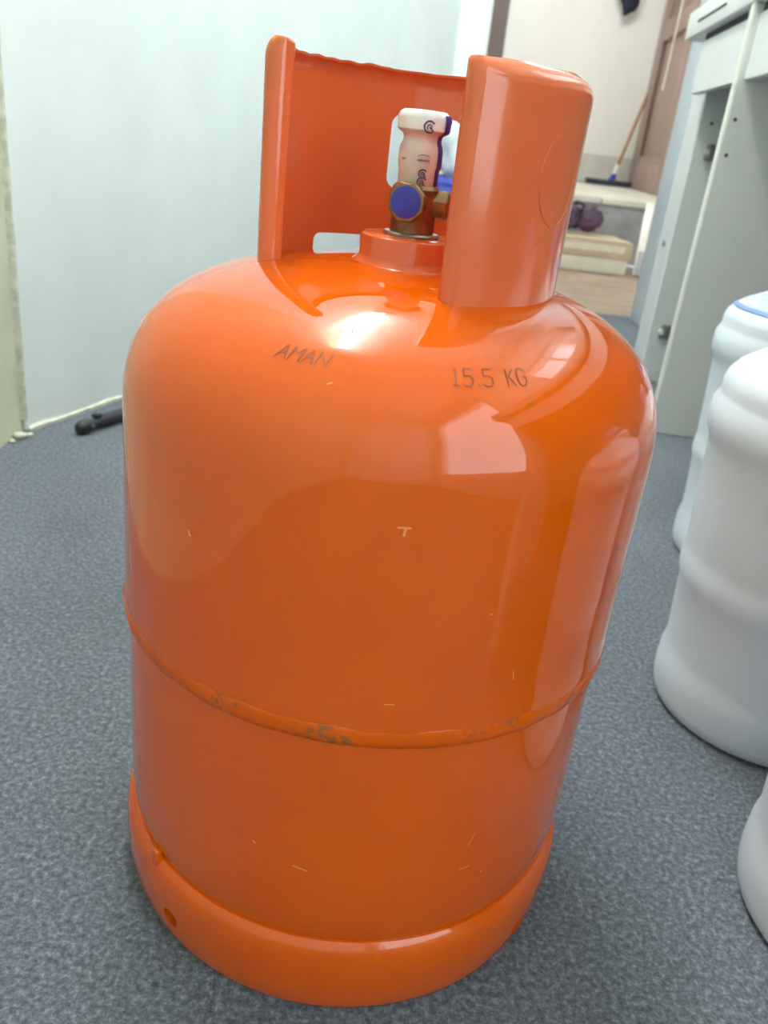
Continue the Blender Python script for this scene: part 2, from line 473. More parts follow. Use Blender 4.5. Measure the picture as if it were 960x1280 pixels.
uf = (YF - DESK0.y) / DU.y - .06; ub = (YB - DESK0.y) / DU.y + .1
u_ = uf
for u0, u1, z0, z1, _pw in sorted(WINDOWS):
    wallseg(u_, u0, 0, H, mb); wallseg(u0, u1, 0, z0, mb); wallseg(u0, u1, z1, H, mb); u_ = u1
wallseg(u_, ub, 0, H, mb)
struct(mb.build('wall_right', M_WALL, smooth=0), 'white wall behind the desk with two windows', 'wall')
for wi, (U0, U1, Q0, Q1, _pw) in enumerate(WINDOWS):
    wn = struct(thing('window_%d' % (wi + 1), '', ''), ('wide white framed window above the desk', 'tall white framed window behind the camera')[wi], 'window')
    UM = (U0 + U1) / 2
    bars = [(U0, U0 + .04, Q0, Q1), (U1 - .04, U1, Q0, Q1), (U0 + .04, U1 - .04, Q0, Q0 + .04), (U0 + .04, U1 - .04, Q1 - .04, Q1)]
    panes = [(U0 + .04, U1 - .04)]
    if wi == 0:
        bars.append((UM - .02, UM + .02, Q0 + .04, Q1 - .04)); panes = [(U0 + .04, UM - .02), (UM + .02, U1 - .04)]
    for (u0, u1, z0, z1) in bars:
        mb = MB(); wallseg(u0, u1, z0, z1, mb, .67, .72); mb.build('frame_bar', M_PVC, wn)
    for u0, u1 in panes:
        mb = MB(); wallseg(u0, u1, Q0 + .04, Q1 - .04, mb, .694, .698); mb.build('pane', M_GLASS, wn, smooth=0)
struct(MB().box(-0.9, rw_f.x + .3, YF - .15, YF, 0, H).build('wall_front', M_WALL, smooth=0), 'plain white wall behind the camera', 'wall')

# ------------------------------------------------------------------ hallway beyond the doorway
YL, ZL, YW = 3.87, 0.302, 6.2
struct(MB().box(-1.2, 2.2, YB + .0005, YL, -.05, -.001).build('floor_hall', M_FLOORT, smooth=0), 'brown marbled tile floor of the hall beyond the doorway', 'floor')
struct(MB().box(-1.2, 2.2, YB + .12, YW + .1, 2.6, 2.68).build('ceiling_hall', M_CEIL, smooth=0), 'white hall ceiling beyond the doorway', 'ceiling')
struct(MB().box(-1.3, 2.3, YW, YW + .12, 0, 2.6).build('wall_hall_far', M_CREAM, smooth=0), 'cream painted wall at the far end of the hall', 'wall')
struct(MB().box(-1.32, -1.2, YB + .12, YW, 0, 2.6).build('wall_hall_left', M_CREAM, smooth=0), 'cream wall on the left of the hall', 'wall')
struct(MB().box(2.2, 2.32, YB + .12, YW, 0, 2.6).build('wall_hall_right', M_CREAM, smooth=0), 'cream wall on the right of the hall', 'wall')
# white tile skirting on the far wall, tile by tile
sk = struct(thing('baseboard_hall', '', ''), 'row of white glazed skirting tiles on the cream wall', 'skirting')
TW = .345; x = -1.19
tile0 = None
while x < 1.58:
    if tile0 is None:
        tile0 = MB().box(0, TW - .005, 0, .010, 0, .19).build('tile', M_TILEW, sk, bevel=.0015, bseg=1); t = tile0
    else:
        t = tile0.copy(); COL.objects.link(t)
    t.location = (x, YW - .0115, ZL + .004); x += TW
# raised landing: concrete riser with marble slabs on top
ld = struct(thing('floor_landing', '', ''), 'raised concrete landing with white marble slabs at the hall end', 'landing')
MB().box(-1.2, 2.2, YL + .02, YW, 0, ZL - .03).build('riser', M_CONC, ld, smooth=0)
x = -1.2; s0 = None
for i in range(8):
    if s0 is None:
        s0 = MB().box(0, .421, YL, YL + 1.16, ZL - .0295, ZL).build('slab', M_SLAB, ld, bevel=.004); s = s0
    else:
        s = s0.copy(); COL.objects.link(s)
    s.location = (x, 0, 0)
    s2 = s.copy(); COL.objects.link(s2); s2.location = (x, 1.165, 0)
    x += .425

# brown panelled door standing on the landing
D0 = Vector((1.595, 6.17, 0)); D1 = Vector((1.498, 4.98, 0)); dd = (D1 - D0).normalized(); dn = Vector((dd.y, -dd.x, 0))
if dn.x > 0: dn = -dn
dr = struct(thing('door_2', '', ''), 'brown wooden panelled door standing open on the landing', 'door')
Ld = (D1 - D0).length


def dboard(name, s0, s1, z0, z1, t0, t1, m, bv=.004):
    c = D0 + dd * ((s0 + s1) / 2) + dn * ((t0 + t1) / 2)
    return MB().obb((c.x, c.y, (z0 + z1) / 2), dd * ((s1 - s0) / 2), dn * ((t1 - t0) / 2), (0, 0, (z1 - z0) / 2)).build(name, m, dr, bevel=bv)


zb, zt_ = ZL + .004, 2.35
dboard('stile', 0, .20, zb, zt_, -.02, .02, M_BROWN); dboard('stile', Ld - .12, Ld, zb, zt_, -.02, .02, M_BROWN)
dboard('rail', .20, Ld - .12, zb, zb + .17, -.02, .02, M_BROWN); dboard('rail', .20, Ld - .12, zt_ - .14, zt_, -.02, .02, M_BROWN)
dboard('rail', .20, Ld - .12, 1.22, 1.34, -.02, .02, M_BROWN)
dboard('panel', .20, Ld - .12, zb + .17, 1.22, -.012, -.002, M_BROWN, .001)
dboard('panel', .20, Ld - .12, 1.34, zt_ - .14, -.012, -.002, M_BROWN, .001)
dboard('bead', .20, .245, zb + .17, 1.22, -.002, .014, M_FRAME, .003)
dboard('bead', .245, Ld - .12, zb + .17, zb + .21, -.002, .014, M_BROWN, .003)

# ================================================================== CEILING LIGHT (fluorescent batten)
def batten(name, label, c, d, L, z, tube_m, wd=.06):
    d = Vector(d).normalized(); n_ = Vector((-d.y, d.x, 0)); c = Vector((c[0], c[1], 0))
    t = thing(name, label, 'ceiling light', (c.x, c.y, z))
    MB().obb((0, 0, -.0125), d * (L / 2 - .2), n_ * .02, (0, 0, .012)).build('housing', M_PVC, t, bevel=.004)
    for s in (-1, 1):
        MB().tube([d * (s * (L / 2 - .3)) + Vector((0, 0, -.02)), d * (s * (L / 2 - .3)) + Vector((0, 0, -.098))], .004, 8).build('hanger', M_PVC, t)
        MB().obb(d * (s * (L / 2 - .02)) + Vector((0, 0, -.118)), d * .012, n_ * (wd + .002), (0, 0, .022)).build('end_cap', M_PVC, t, bevel=.003)
    MB().obb((0, 0, -.118), d * (L / 2 - .034), n_ * wd, (0, 0, .020)).build('diffuser', tube_m, t, bevel=.012, bseg=3)
    return t


batten('ceiling_light', 'white fluorescent batten lamp on the room ceiling', (-.31, .95), (.21, .98, 0), 1.5, H, M_TUBE)
batten('hall_ceiling_light', 'fluorescent batten lamp on the hall ceiling', (.75, 4.7), (1, .1, 0), 1.25, 2.6, M_TUBE2)

# ================================================================== GAS CYLINDER
gc = thing('gas_cylinder', 'large glossy orange steel gas cylinder standing on the grey carpet', 'gas cylinder')
gc.rotation_euler = (0, rad(.35), 0)
RU = .15; Z1, ZT, EN = .320, .4075, 2.7
# upper shell profile, from the seam up over the shoulder
up = [(.1478, .2035), (.1500, .206), (.1506, .2105), (.1503, .216), (.1500, .222), (.15, .24), (.15, .27), (.15, .30)]
NS = 46
for i in range(NS + 1):
    s = math.sin(i / NS * PI / 2) if i < NS else 1.0
    # even spacing along the superellipse
    t = i / NS * PI / 2
    c_, s_ = math.cos(t) ** (2 / EN), math.sin(t) ** (2 / EN)
    if i == NS: c_ = .06
    up.append((RU * max(c_, .06), Z1 + (ZT - Z1) * s_))


def dent(p, a):
    k = .00035 * noise.noise(Vector((p.x * 14, p.y * 14, p.z * 9)))
    r = math.hypot(p.x, p.y)
    if r > 1e-4:
        p = Vector((p.x * (1 + k / r), p.y * (1 + k / r), p.z))
    return p


MB().lathe(up, 160, f=dent).build('upper_shell', M_ORANGE, gc, smooth=60)
lo_prof = [(.08, .040), (.11, .0445), (.130, .0465), (.1395, .0510), (.1440, .0560), (.1464, .0650), (.1475, .078), (.1478, .10), (.1478, .13), (.1478, .17), (.1478, .200), (.1474, .2060)]
MB().lathe(lo_prof, 160, cap0=True, f=dent).build('lower_shell', M_ORANGE, gc, smooth=60)


def wob(p, a):
    r = math.hypot(p.x, p.y)
    k = .0007 * noise.noise(Vector((math.sin(a) * 9, math.cos(a) * 9, 2))) + .0005 * noise.noise(Vector((math.sin(a) * 30, math.cos(a) * 30, 2)))
    z = p.z + .0010 * noise.noise(Vector((math.sin(a) * 7, math.cos(a) * 7, 8)))
    return Vector((p.x * (1 + k / r), p.y * (1 + k / r), z))


MB().lathe([(.1470, .1995), (.1485, .1985), (.1500, .1995), (.1508, .2030), (.1511, .2060), (.1508, .2090), (.1498, .2115), (.1470, .2125)], 200, f=wob, close=True) \
    .build('weld_seam', M_SEAM, gc, smooth=60)
# foot ring with two drain holes
fp = [(.1390, .0560), (.1430, .0585), (.1458, .0580), (.1484, .0552), (.1502, .0500), (.1510, .0430), (.1511, .0350), (.1506, .0255), (.1496, .0165), (.1480, .0085),
      (.1458, .0030), (.1432, .0006), (.1400, .0006), (.1380, .0030), (.1375, .0080), (.1400, .0110), (.1428, .0150), (.1455, .0240), (.1468, .0380), (.1462, .0470), (.1430, .0525), (.1390, .0530)]
foot = MB().lathe(fp, 144, close=True, f=dent).build('foot_ring', M_ORANGE, gc, smooth=50)
cut = []
for th, z in ((-39.6, .026), (52.5, .022), (150, .024), (-130, .024)):
    a_ = rad(th); c_ = Vector((math.sin(a_), -math.cos(a_), 0))
    cut.append(MB().tube([c_ * .12 + Vector((0, 0, z)), c_ * .17 + Vector((0, 0, z))], .0062, 20).build('cutter', M_ORANGE, gc))
boolean_cut(foot, cut)
a_ = rad(-47.2); c_ = Vector((math.sin(a_), -math.cos(a_), 0)); e_ = Vector((math.cos(a_), math.sin(a_), 0))
MB().obb(c_ * .1475 + Vector((0, 0, .0575)), c_ * .0022, e_ * .0035, (0, 0, .006)).build('weld_tab', M_ORANGE, gc, bevel=.0012)

# neck flange
MB().lathe([(.012, .4215), (.0255, .4215), (.0268, .4207), (.0272, .4190), (.0272, .4110), (.0282, .4085), (.0320, .4060), (.0340, .4030)], 72).build('neck_flange', M_COLLAR, gc, smooth=40)

# ---- guard collar: rolled ends, pressed plate around the back, hand slot and drain cut-out
RC, TC, ZB, ZC = .0795, .0028, .392, .5035
TH0, TH1 = 16.9, 279.0            # degrees from the front, growing to the right and round the back


def pol(th, r):
    return Vector((r * math.sin(rad(th)), -r * math.cos(rad(th)), 0))


path = []
RT0, RT1 = .0046, .0048
ck = pol(TH0, RC - RT0); rd = pol(TH0, 1); td = pol(TH0 - 90, 1)
for k in range(22, 0, -1):
    t = k / 22 * rad(285)
    path.append(ck + rd * math.cos(t) * RT0 + td * math.sin(t) * RT0)
NA = 130
for i in range(NA + 1):
    th = TH0 + (TH1 - TH0) * i / NA
    path.append(pol(th, RC))
ck1 = pol(TH1, RC - RT1); rd = pol(TH1, 1); td = pol(TH1 + 90, 1)
for k in range(1, 23):
    t = k / 22 * rad(285)
    path.append(ck1 + rd * math.cos(t) * RT1 + td * math.sin(t) * RT1)
n = len(path)
NZ = 26; NV = 18


def top_z(i):
    q = path[i]; th = math.degrees(math.atan2(q.x, -q.y)) % 360
    z = ZC + .0012 * noise.noise(Vector((q.x * 40, q.y * 40, 1)))
    if 195 < th < 262:   # knocked, wavy rim on the back left
        z += .0022 * noise.noise(Vector((th * .12, 3, 0)))
    if th > 258 or i > n - 23:
        z += .0035 * min(1, (max(th, 258) - 258) / 20)
    return z


vs = []; fs = []
rows = NZ + 1
for i, q in enumerate(path):
    tg = (path[min(i + 1, n - 1)] - path[max(i - 1, 0)]).normalized(); nr = Vector((tg.y, -tg.x, 0))
    zt = top_z(i)
    # the two ends are rounded off at the top
    e = min(i, n - 1 - i) / 30
    if e < 1: zt -= .004 * (1 - e) ** 2
    pr = []
    rb = .0075 * max(0.0, min(1.0, (min(i, n - 1 - i) - 14) / 12))        # the top edge is pressed inwards
    for k in range(rows):
        if k <= NV:
            f_ = k / NV
            pr.append((.0010 * f_, ZB + (zt - .0085 - ZB) * f_))
        else:
            t_ = (k - NV) / (NZ - NV) * rad(82)
            pr.append((.0010 - rb * (1 - math.cos(t_)), zt - .0085 + .0085 * math.sin(t_)))
    for off in (TC / 2, -TC / 2):
        for k, (fl, z) in enumerate(pr):
            o_ = off
            zz = z
            if k == NZ:
                o_ = off * .45; zz = z + .0009
            pp = q + nr * (o_ + fl)
            vs.append((pp.x, pp.y, zz))
m2 = rows * 2
for i in range(n - 1):
    a0 = i * m2; b0 = (i + 1) * m2
    for k in range(NZ):
        fs.append((a0 + k, b0 + k, b0 + k + 1, a0 + k + 1))
        fs.append((a0 + rows + k + 1, b0 + rows + k + 1, b0 + rows + k, a0 + rows + k))
    fs.append((a0 + NZ, b0 + NZ, b0 + rows + NZ, a0 + rows + NZ))
    fs.append((a0, a0 + rows, b0 + rows, b0))
for a0 in (0, (n - 1) * m2):
    for k in range(NZ):
        fs.append((a0 + k, a0 + k + 1, a0 + rows + k + 1, a0 + rows + k))
collar = MB().add(vs, fs).build('guard_collar', M_COLLAR, gc, smooth=45)


def slot_cutter(th0, th1, z0, z1, cr, rin=.068, rout=.094):
    """rounded rectangle in (theta, z), swept radially"""
    pts = []
    w0, w1 = rad(th0) * RC, rad(th1) * RC
    for cx, cz, a0 in ((w1 - cr, z1 - cr, 0), (w0 + cr, z1 - cr, 90), (w0 + cr, z0 + cr, 180), (w1 - cr, z0 + cr, 270)):
        for k in range(7):
            t = rad(a0 + 15 * k)
            pts.append((cx + cr * math.cos(t), cz + cr * math.sin(t)))
    # finer along the long edges
    out = []
    for i in range(len(pts)):
        p, q = pts[i], pts[(i + 1) % len(pts)]
        m_ = max(1, int(math.hypot(q[0] - p[0], q[1] - p[1]) / .004))
        for k in range(m_):
            out.append((p[0] + (q[0] - p[0]) * k / m_, p[1] + (q[1] - p[1]) * k / m_))
    N_ = len(out); v2 = []
    for r in (rin, rout):
        for s_, z in out:
            p = pol(math.degrees(s_ / RC), r); v2.append((p.x, p.y, z))
    cin = pol((th0 + th1) / 2, rin); cou = pol((th0 + th1) / 2, rout)
    v2 += [(cin.x, cin.y, (z0 + z1) / 2), (cou.x, cou.y, (z0 + z1) / 2)]
    f2 = [(i, (i + 1) % N_, N_ + (i + 1) % N_, N_ + i) for i in range(N_)]
    f2 += [((i + 1) % N_, i, 2 * N_) for i in range(N_)] + [(N_ + i, N_ + (i + 1) % N_, 2 * N_ + 1) for i in range(N_)]
    return MB().add(v2, f2).build('cutter', M_ORANGE, gc)


boolean_cut(collar, [slot_cutter(162.8, 193.6, .4400, .4815, .0065), slot_cutter(196, 227.5, .380, .4112, .0045)])
# faint embossed ring on the front of the collar
em = []
for k in range(41):
    t = 2 * PI * k / 40
    p = pol(55 + math.degrees(.017 * math.cos(t) / RC), RC + .0019)
    em.append((p.x, p.y, .460 + .022 * math.sin(t)))
MB().tube(em, .0004, 6, cap=False).build('embossed_ring', M_COLLAR, collar, smooth=60)

# ---- valve
va = MB()
va.lathe([(.0, .4215), (.0118, .4215), (.0118, .4310), (.0125, .4325), (.0125, .4455), (.0108, .4475), (.0, .4475)], 32)
valve = va.build('valve', M_BRASS, gc, smooth=40)
valve['label'] = 'brass valve'
MB().lathe([(.0115, .4213), (.0150, .4215), (.0152, .4226), (.0145, .4234), (.0115, .4236)], 36, close=True).build('washer', M_METAL, valve, smooth=40)
od = Vector((-.26, -1, 0.0)).normalized(); oe = Vector((od.y, -od.x, 0)); oz = Vector((0, 0, 1))
oc = Vector((0, 0, .4392))
# facetted outlet with the blue plug
seg8 = []
ou = MB(); v2 = []
for d_, r_, ns in ((.006, .0090, 8), (.0170, .0104, 8), (.0185, .0098, 8)):
    for k in range(ns):
        t = 2 * PI * (k + .5) / ns
        v2.append(oc + od * d_ + oe * (math.cos(t) * r_) + oz * (math.sin(t) * r_))
f2 = [(i * 8 + k, i * 8 + (k + 1) % 8, i * 8 + 8 + (k + 1) % 8, i * 8 + 8 + k) for i in range(2) for k in range(8)] + [tuple(range(16, 24)), tuple(range(7, -1, -1))]
ou.add(v2, f2).build('outlet', M_BRASS, valve, smooth=20, bevel=.0004)
MB().tube([oc + od * .017, oc + od * .0187, oc + od * .0190], [.0080, .0080, .0074], 32).build('plug', M_BLUE, valve, smooth=50)['label'] = 'blue plastic plug'
# side boss on the right
sd = Vector((1, -.15, 0)).normalized()
MB().tube([Vector((0, 0, .4385)) + sd * .006, Vector((0, 0, .4385)) + sd * .0165, Vector((0, 0, .4385)) + sd * .0182], [.0078, .0078, .0066], 6).build('side_boss', M_BRASS, valve, smooth=20, bevel=.0005)
# shrink sleeve over the stem
sp = [(.0100, .4462), (.0104, .4466), (.0104, .4545), (.0109, .4560), (.0112, .4575), (.0112, .4635), (.0108, .4660), (.0098, .4680), (.0097, .4700), (.0104, .4715), (.0128, .4728)]


def crinkle(p, a):
    k = 1 + .022 * noise.noise(Vector((math.sin(a) * 2.2, math.cos(a) * 2.2, p.z * 160)))
    return Vector((p.x * k, p.y * k, p.z))


slv = MB().lathe(sp, 48, cap0=True, f=crinkle).build('sleeve', M_SLEEVE, valve, smooth=50); slv['label'] = 'white printed shrink sleeve'
MB().lathe([(.0120, .4726), (.0134, .4736), (.0136, .4790), (.0128, .4812), (.0110, .4826), (.004, .4830)], 48, cap1=True, f=crinkle).build('sleeve_cap', M_SLEEVETOP, valve, smooth=50)
# dark stripe down the right side of the sleeve
st = MB(); v2 = []; pr = sp[1:] + [(.0134, .4736), (.0136, .4790), (.0128, .4812)]
ths = [52, 60, 68, 78, 88]
for r_, z in pr:
    for th in ths:
        p = crinkle(Vector((r_ * math.sin(rad(th)), -r_ * math.cos(rad(th)), z)), rad(th)); k = 1 + .00035 / r_
        v2.append((p.x * k, p.y * k, z))
nt_ = len(ths)
f2 = [(i * nt_ + k, i * nt_ + k + 1, i * nt_ + nt_ + k + 1, i * nt_ + nt_ + k) for i in range(len(pr) - 1) for k in range(nt_ - 1)]
st.add(v2, f2).build('stripe', M_NAVY, valve, smooth=60)

# ---- lettering: strokes laid on a curved surface
GL = {'A': [[(0, 0), (.5, 1), (1, 0)], [(.2, .4), (.8, .4)]], 'M': [[(0, 0), (0, 1), (.5, .45), (1, 1), (1, 0)]],
      'N': [[(0, 0), (0, 1), (1, 0), (1, 1)]], '1': [[(.25, .8), (.5, 1), (.5, 0)], [(.2, 0), (.8, 0)]],
      '5': [[(.9, 1), (.1, 1), (.1, .55), (.65, .58), (.92, .4), (.92, .18), (.65, 0), (.2, 0), (.05, .12)]],
      '.': [[(.45, 0), (.55, 0), (.55, .1), (.45, .1)]], 'K': [[(.1, 0), (.1, 1)], [(.9, 1), (.1, .45)], [(.3, .6), (.9, 0)]],
      'G': [[(.92, .82), (.7, 1), (.3, 1), (.06, .72), (.06, .28), (.3, 0), (.7, 0), (.94, .25), (.94, .5), (.55, .5)]], ' ': []}


def ribbon(mbx, pts, wd, fpos):
    """flat ribbon of width wd along 2-D points, mapped to 3-D by fpos(u, v)"""
    dense = []
    for i in range(len(pts) - 1):
        p, q = pts[i], pts[i + 1]; L_ = math.hypot(q[0] - p[0], q[1] - p[1]); k_ = max(1, int(L_ / .0015))
        for k in range(k_):
            dense.append((p[0] + (q[0] - p[0]) * k / k_, p[1] + (q[1] - p[1]) * k / k_))
    dense.append(pts[-1])
    v2 = []
    for i, p in enumerate(dense):
        a_, b_ = dense[max(0, i - 1)], dense[min(len(dense) - 1, i + 1)]
        dx, dy = b_[0] - a_[0], b_[1] - a_[1]; l_ = math.hypot(dx, dy) or 1
        nx, ny = -dy / l_ * wd / 2, dx / l_ * wd / 2
        v2 += [fpos(p[0] + nx, p[1] + ny), fpos(p[0] - nx, p[1] - ny)]
    mbx.add(v2, [(2 * i, 2 * i + 1, 2 * i + 3, 2 * i + 2) for i in range(len(dense) - 1)])


def text(mbx, s, w_, h_, gap, wd, fpos, slant=0.0):
    x_ = 0
    for ch in s:
        cw = w_ * (.55 if ch == '.' else 1)
        for stroke in GL[ch]:
            ribbon(mbx, [(x_ + a_ * cw + slant * b_ * h_, b_ * h_) for a_, b_ in stroke], wd, fpos)
        x_ += cw + gap


# arc length table of the shoulder profile
arc = [0.0]
for i in range(1, len(up)): arc.append(arc[-1] + math.hypot(up[i][0] - up[i - 1][0], up[i][1] - up[i - 1][1]))


def s_at_z(z):
    for i in range(8, len(up) - 1):
        if up[i][1] <= z <= up[i + 1][1]:
            f_ = (z - up[i][1]) / (up[i + 1][1] - up[i][1] + 1e-12); return arc[i] + f_ * (arc[i + 1] - arc[i])
    for i in range(8):
        if up[i][1] <= z <= up[i + 1][1]:
            f_ = (z - up[i][1]) / (up[i + 1][1] - up[i][1] + 1e-12); return arc[i] + f_ * (arc[i + 1] - arc[i])


def on_shell(theta0, s0, rot=0.0, lift=.00035):
    """u to the right, v up the shell, from the point (theta0, s0)"""
    def fpos(u, v):
        uu = u * math.cos(rot) - v * math.sin(rot); vv = u * math.sin(rot) + v * math.cos(rot)
        s = s0 + vv
        i = max(j for j in range(len(arc) - 1) if arc[j] <= s)
        f_ = (s - arc[i]) / (arc[i + 1] - arc[i])
        r = up[i][0] + f_ * (up[i + 1][0] - up[i][0]); z = up[i][1] + f_ * (up[i + 1][1] - up[i][1])
        tx, tz = up[i + 1][0] - up[i][0], up[i + 1][1] - up[i][1]; l_ = math.hypot(tx, tz)
        nr_, nz_ = tz / l_, -tx / l_
        th = theta0 + math.degrees(uu / .127)
        p = dent(Vector((r * math.sin(rad(th)), -r * math.cos(rad(th)), z)), 0)
        return p + Vector((nr_ * math.sin(rad(th)), -nr_ * math.cos(rad(th)), nz_)) * lift
    return fpos


mb = MB(); text(mb, 'AMAN', .0050, .0078, .0013, .00062, on_shell(-24.2, s_at_z(.3775)), .22)
mb.build('stamped_name', M_STAMP, gc, smooth=0)['label'] = 'dark stamped letters AMAN'
mb = MB(); text(mb, '15.5 KG', .0047, .0088, .0008, .00062, on_shell(10.4, s_at_z(.3768), .03), .06)
mb.build('stamped_weight', M_STAMP, gc, smooth=0)['label'] = 'dark stamped figures 15.5 KG'
mb = MB(); fpos = on_shell(-11.0, s_at_z(.3895))
ribbon(mb, [(.0018 + .0016 * math.cos(k * .5), .002 + .0016 * math.sin(k * .5)) for k in range(11)], .0005, fpos)
ribbon(mb, [(.0050 + .0012 * math.cos(k * .6), .004 + .0014 * math.sin(k * .6)) for k in range(9)], .0005, fpos)
mb.build('stamped_mark', M_STAMP, gc, smooth=0)
# pale chips in the paint
for th, z, pts, wd in ((3.2, .3185, [[(0, 0), (.005, .0002)], [(.003, 0), (.0026, -.004)]], .0010),
                       (-35.5, .292, [[(0, 0), (.0012, -.003)]], .0013), (-12, .372, [[(0, 0), (.002, .001)]], .0007),
                       (29.5, .240, [[(0, 0), (.001, -.005)]], .0006), (5, .226, [[(0, 0), (.004, .0003)]], .0006), (22, .275, [[(0, 0), (.0008, .0003)]], .0008)):
    mb = MB()
    for q in pts: ribbon(mb, q, wd, on_shell(th, s_at_z(z)))
    mb.build('paint_chip', M_CHIP, gc, smooth=0)
def on_low(theta0, z0):
    def fpos(u, v):
        th = theta0 + math.degrees(u / .1478); p = dent(Vector((.1478 * math.sin(rad(th)), -.1478 * math.cos(rad(th)), z0 + v)), 0)
        return Vector((p.x * 1.0026, p.y * 1.0026, p.z))
    return fpos
for th, z, pts, wd in ((-9, .112, [[(0, .001), (.008, -.0008)]], .0008), (-18, .122, [[(0, .0), (.0015, -.0015)]], .0010),
                       (28, .125, [[(0, 0), (.003, .008)]], .0004), (27, .108, [[(0, 0), (.006, .001)]], .0005), (33, .10, [[(0, 0), (.001, .001)]], .0009)):
    mb = MB()
    for q in pts: ribbon(mb, q, wd, on_low(th, z))
    mb.build('paint_chip', M_CHIP, gc, smooth=0)


# print on the valve sleeve
def on_sleeve(th0, z0, r):
    def fpos(u, v):
        th = th0 + math.degrees(u / r); z = z0 + v
        rr_ = r
        p = Vector((rr_ * math.sin(rad(th)), -rr_ * math.cos(rad(th)), z))
        q = crinkle(p, rad(th)); k = 1 + .0005 / r
        return Vector((q.x * k, q.y * k, z))
    return fpos
mb = MB()
for z0, r, sc_ in ((.4752, .01365, .0027), (.4490, .0105, .0024), (.4532, .0105, .0020)):
    f_ = on_sleeve(12, z0, r)
    ribbon(mb, [(sc_ * math.cos(k * .45 + .6), sc_ * math.sin(k * .45 + .6)) for k in range(12)] + [(0, 0)], .0008, f_)
    ribbon(mb, [(sc_ * .45 * math.cos(k * .7), sc_ * .45 * math.sin(k * .7) - .0002) for k in range(7)], .0005, f_)
f_ = on_sleeve(-6, .4590, .0113)
for k in range(7):
    ribbon(mb, [(k * .0009, 0), (k * .0009 + .0004, .0011), (k * .0009 + .0007, .0001)], .00035, f_)
ribbon(mb, [(0, .0022), (.0016, .0031), (.0042, .0031), (.0062, .0022)], .0003, f_)
f_ = on_sleeve(-52, .4590, .0113)
for k in range(3):
    ribbon(mb, [(k * .0009, 0), (k * .0009 + .0004, .0011), (k * .0009 + .0007, .0001)], .00035, f_)
mb.build('print', M_PRINT, valve, smooth=0)

# ================================================================== WATER JUGS
JP = [(.060, .006), (.090, .003), (.0965, .002), (.0995, .006), (.1012, .014), (.1018, .030), (.1012, .044), (.0992, .054), (.0990, .062), (.1010, .095), (.1025, .124),
      (.1045, .130), (.1058, .137), (.1058, .149), (.1045, .156), (.1050, .164), (.1075, .215), (.1098, .256), (.1118, .263), (.1148, .270), (.1158, .281), (.1150, .292),
      (.1115, .2985), (.1105, .303), (.1108, .310), (.1085, .3175), (.1020, .3255), (.090, .334), (.070, .344), (.045, .354), (.034, .360), (.030, .367), (.030, .392), (.027, .393)]


def make_jug(label, loc, rot, with_label=False, handle=True):
    t = thing('water_jug', label, 'water jug', loc, rot, 'white water jugs beside the desk')
    t_b = MB().lathe(JP, 96, cap0=True).build('body', M_JUG, t, smooth=50)
    MB().lathe([(.0325, .378), (.0325, .398), (.030, .402), (.010, .403)], 40, cap1=True).build('cap', M_JUGCAP, t, smooth=40)
    # moulded grip on top
    MB().tube([(.045, 0, .352), (.055, 0, .372), (.072, 0, .374), (.092, 0, .362), (.098, 0, .331)], [.009, .008, .008, .008, .009], 12).build('grip', M_JUG, t, smooth=60)
    if with_label:
        # wrap-round paper label over the shoulder on the camera side
        mb_ = MB(); v2 = []; prf = [(.1032, .3256), (.0905, .3347), (.0705, .3447), (.0560, .3500)]
        na = 16
        for i in range(na + 1):
            th = -112 + 172 * i / na
            for r_, z_ in prf:
                v2.append((r_ * math.sin(rad(th)), -r_ * math.cos(rad(th)), z_))
        k_ = len(prf)
        mb_.add(v2, [(i * k_ + j, i * k_ + k_ + j, i * k_ + k_ + j + 1, i * k_ + j + 1) for i in range(na) for j in range(k_ - 1)])
        lb = mb_.build('paper_label', M_LABEL, t, smooth=60); lb['label'] = 'pale blue paper label'
        mb_ = MB(); v2 = []; prf = [(.1036, .3258), (.0990, .3292)]
        for i in range(na + 1):
            th = -112 + 172 * i / na
            for r_, z_ in prf: v2.append((r_ * math.sin(rad(th)), -r_ * math.cos(rad(th)), z_ + .0006))
        mb_.add(v2, [(i * 2, i * 2 + 2, i * 2 + 3, i * 2 + 1) for i in range(na)]).build('label_stripe', M_LABEL2, lb, smooth=60)
    return t


make_jug('white plastic water jug with a pale blue label, farthest jug, beside the grey desk panel', (.51, .56, 0), 0, True)
make_jug('plain white ribbed water jug, middle one of the three at right', (.392, .21, 0), .4)
make_jug('white water jug nearest the camera, only its rounded base showing at the right edge', (.389, -.04, 0), 1.1)

# ================================================================== DESK
dk = thing('desk', 'white melamine desk with grey side panels standing behind the water jugs', 'desk', (DESK0.x, DESK0.y, 0), -U_DESK)
# local frame: x to the right (into the desk), y away along the desk
MB().box(.0, .60, 0, .024, .0, .722).build('side_panel', M_GREYMEL, dk, bevel=.001, bseg=1)
MB().box(-.0012, .0, 0.001, .023, .0, .722).build('edge_band', M_EDGE, dk, smooth=0)
MB().box(.040, .60, .41, .54, .0, .722).build('pedestal', M_WHITEMEL, dk, bevel=.002, bseg=1)
MB().box(.0395, .055, .385, .4095, 0, .03).build('foot', M_WHITEMEL, dk, bevel=.002)
MB().box(.006, .60, -1.45, -1.426, .0, .722).build('side_panel', M_GREYMEL, dk, bevel=.001, bseg=1)
MB().box(.010, .026, -1.4255, -.0005, .612, .708).build('apron', M_WHITEMEL, dk, bevel=.001, bseg=1)
MB().box(.010, .026, .0245, .4095, .612, .708).build('apron', M_WHITEMEL, dk, bevel=.001, bseg=1)
MB().box(.014, .026, -1.4255, -.0005, .7085, .722).build('shadow_gap', M_DARK, dk, smooth=0)
MB().box(.014, .026, .0245, .4095, .7085, .722).build('shadow_gap', M_DARK, dk, smooth=0)
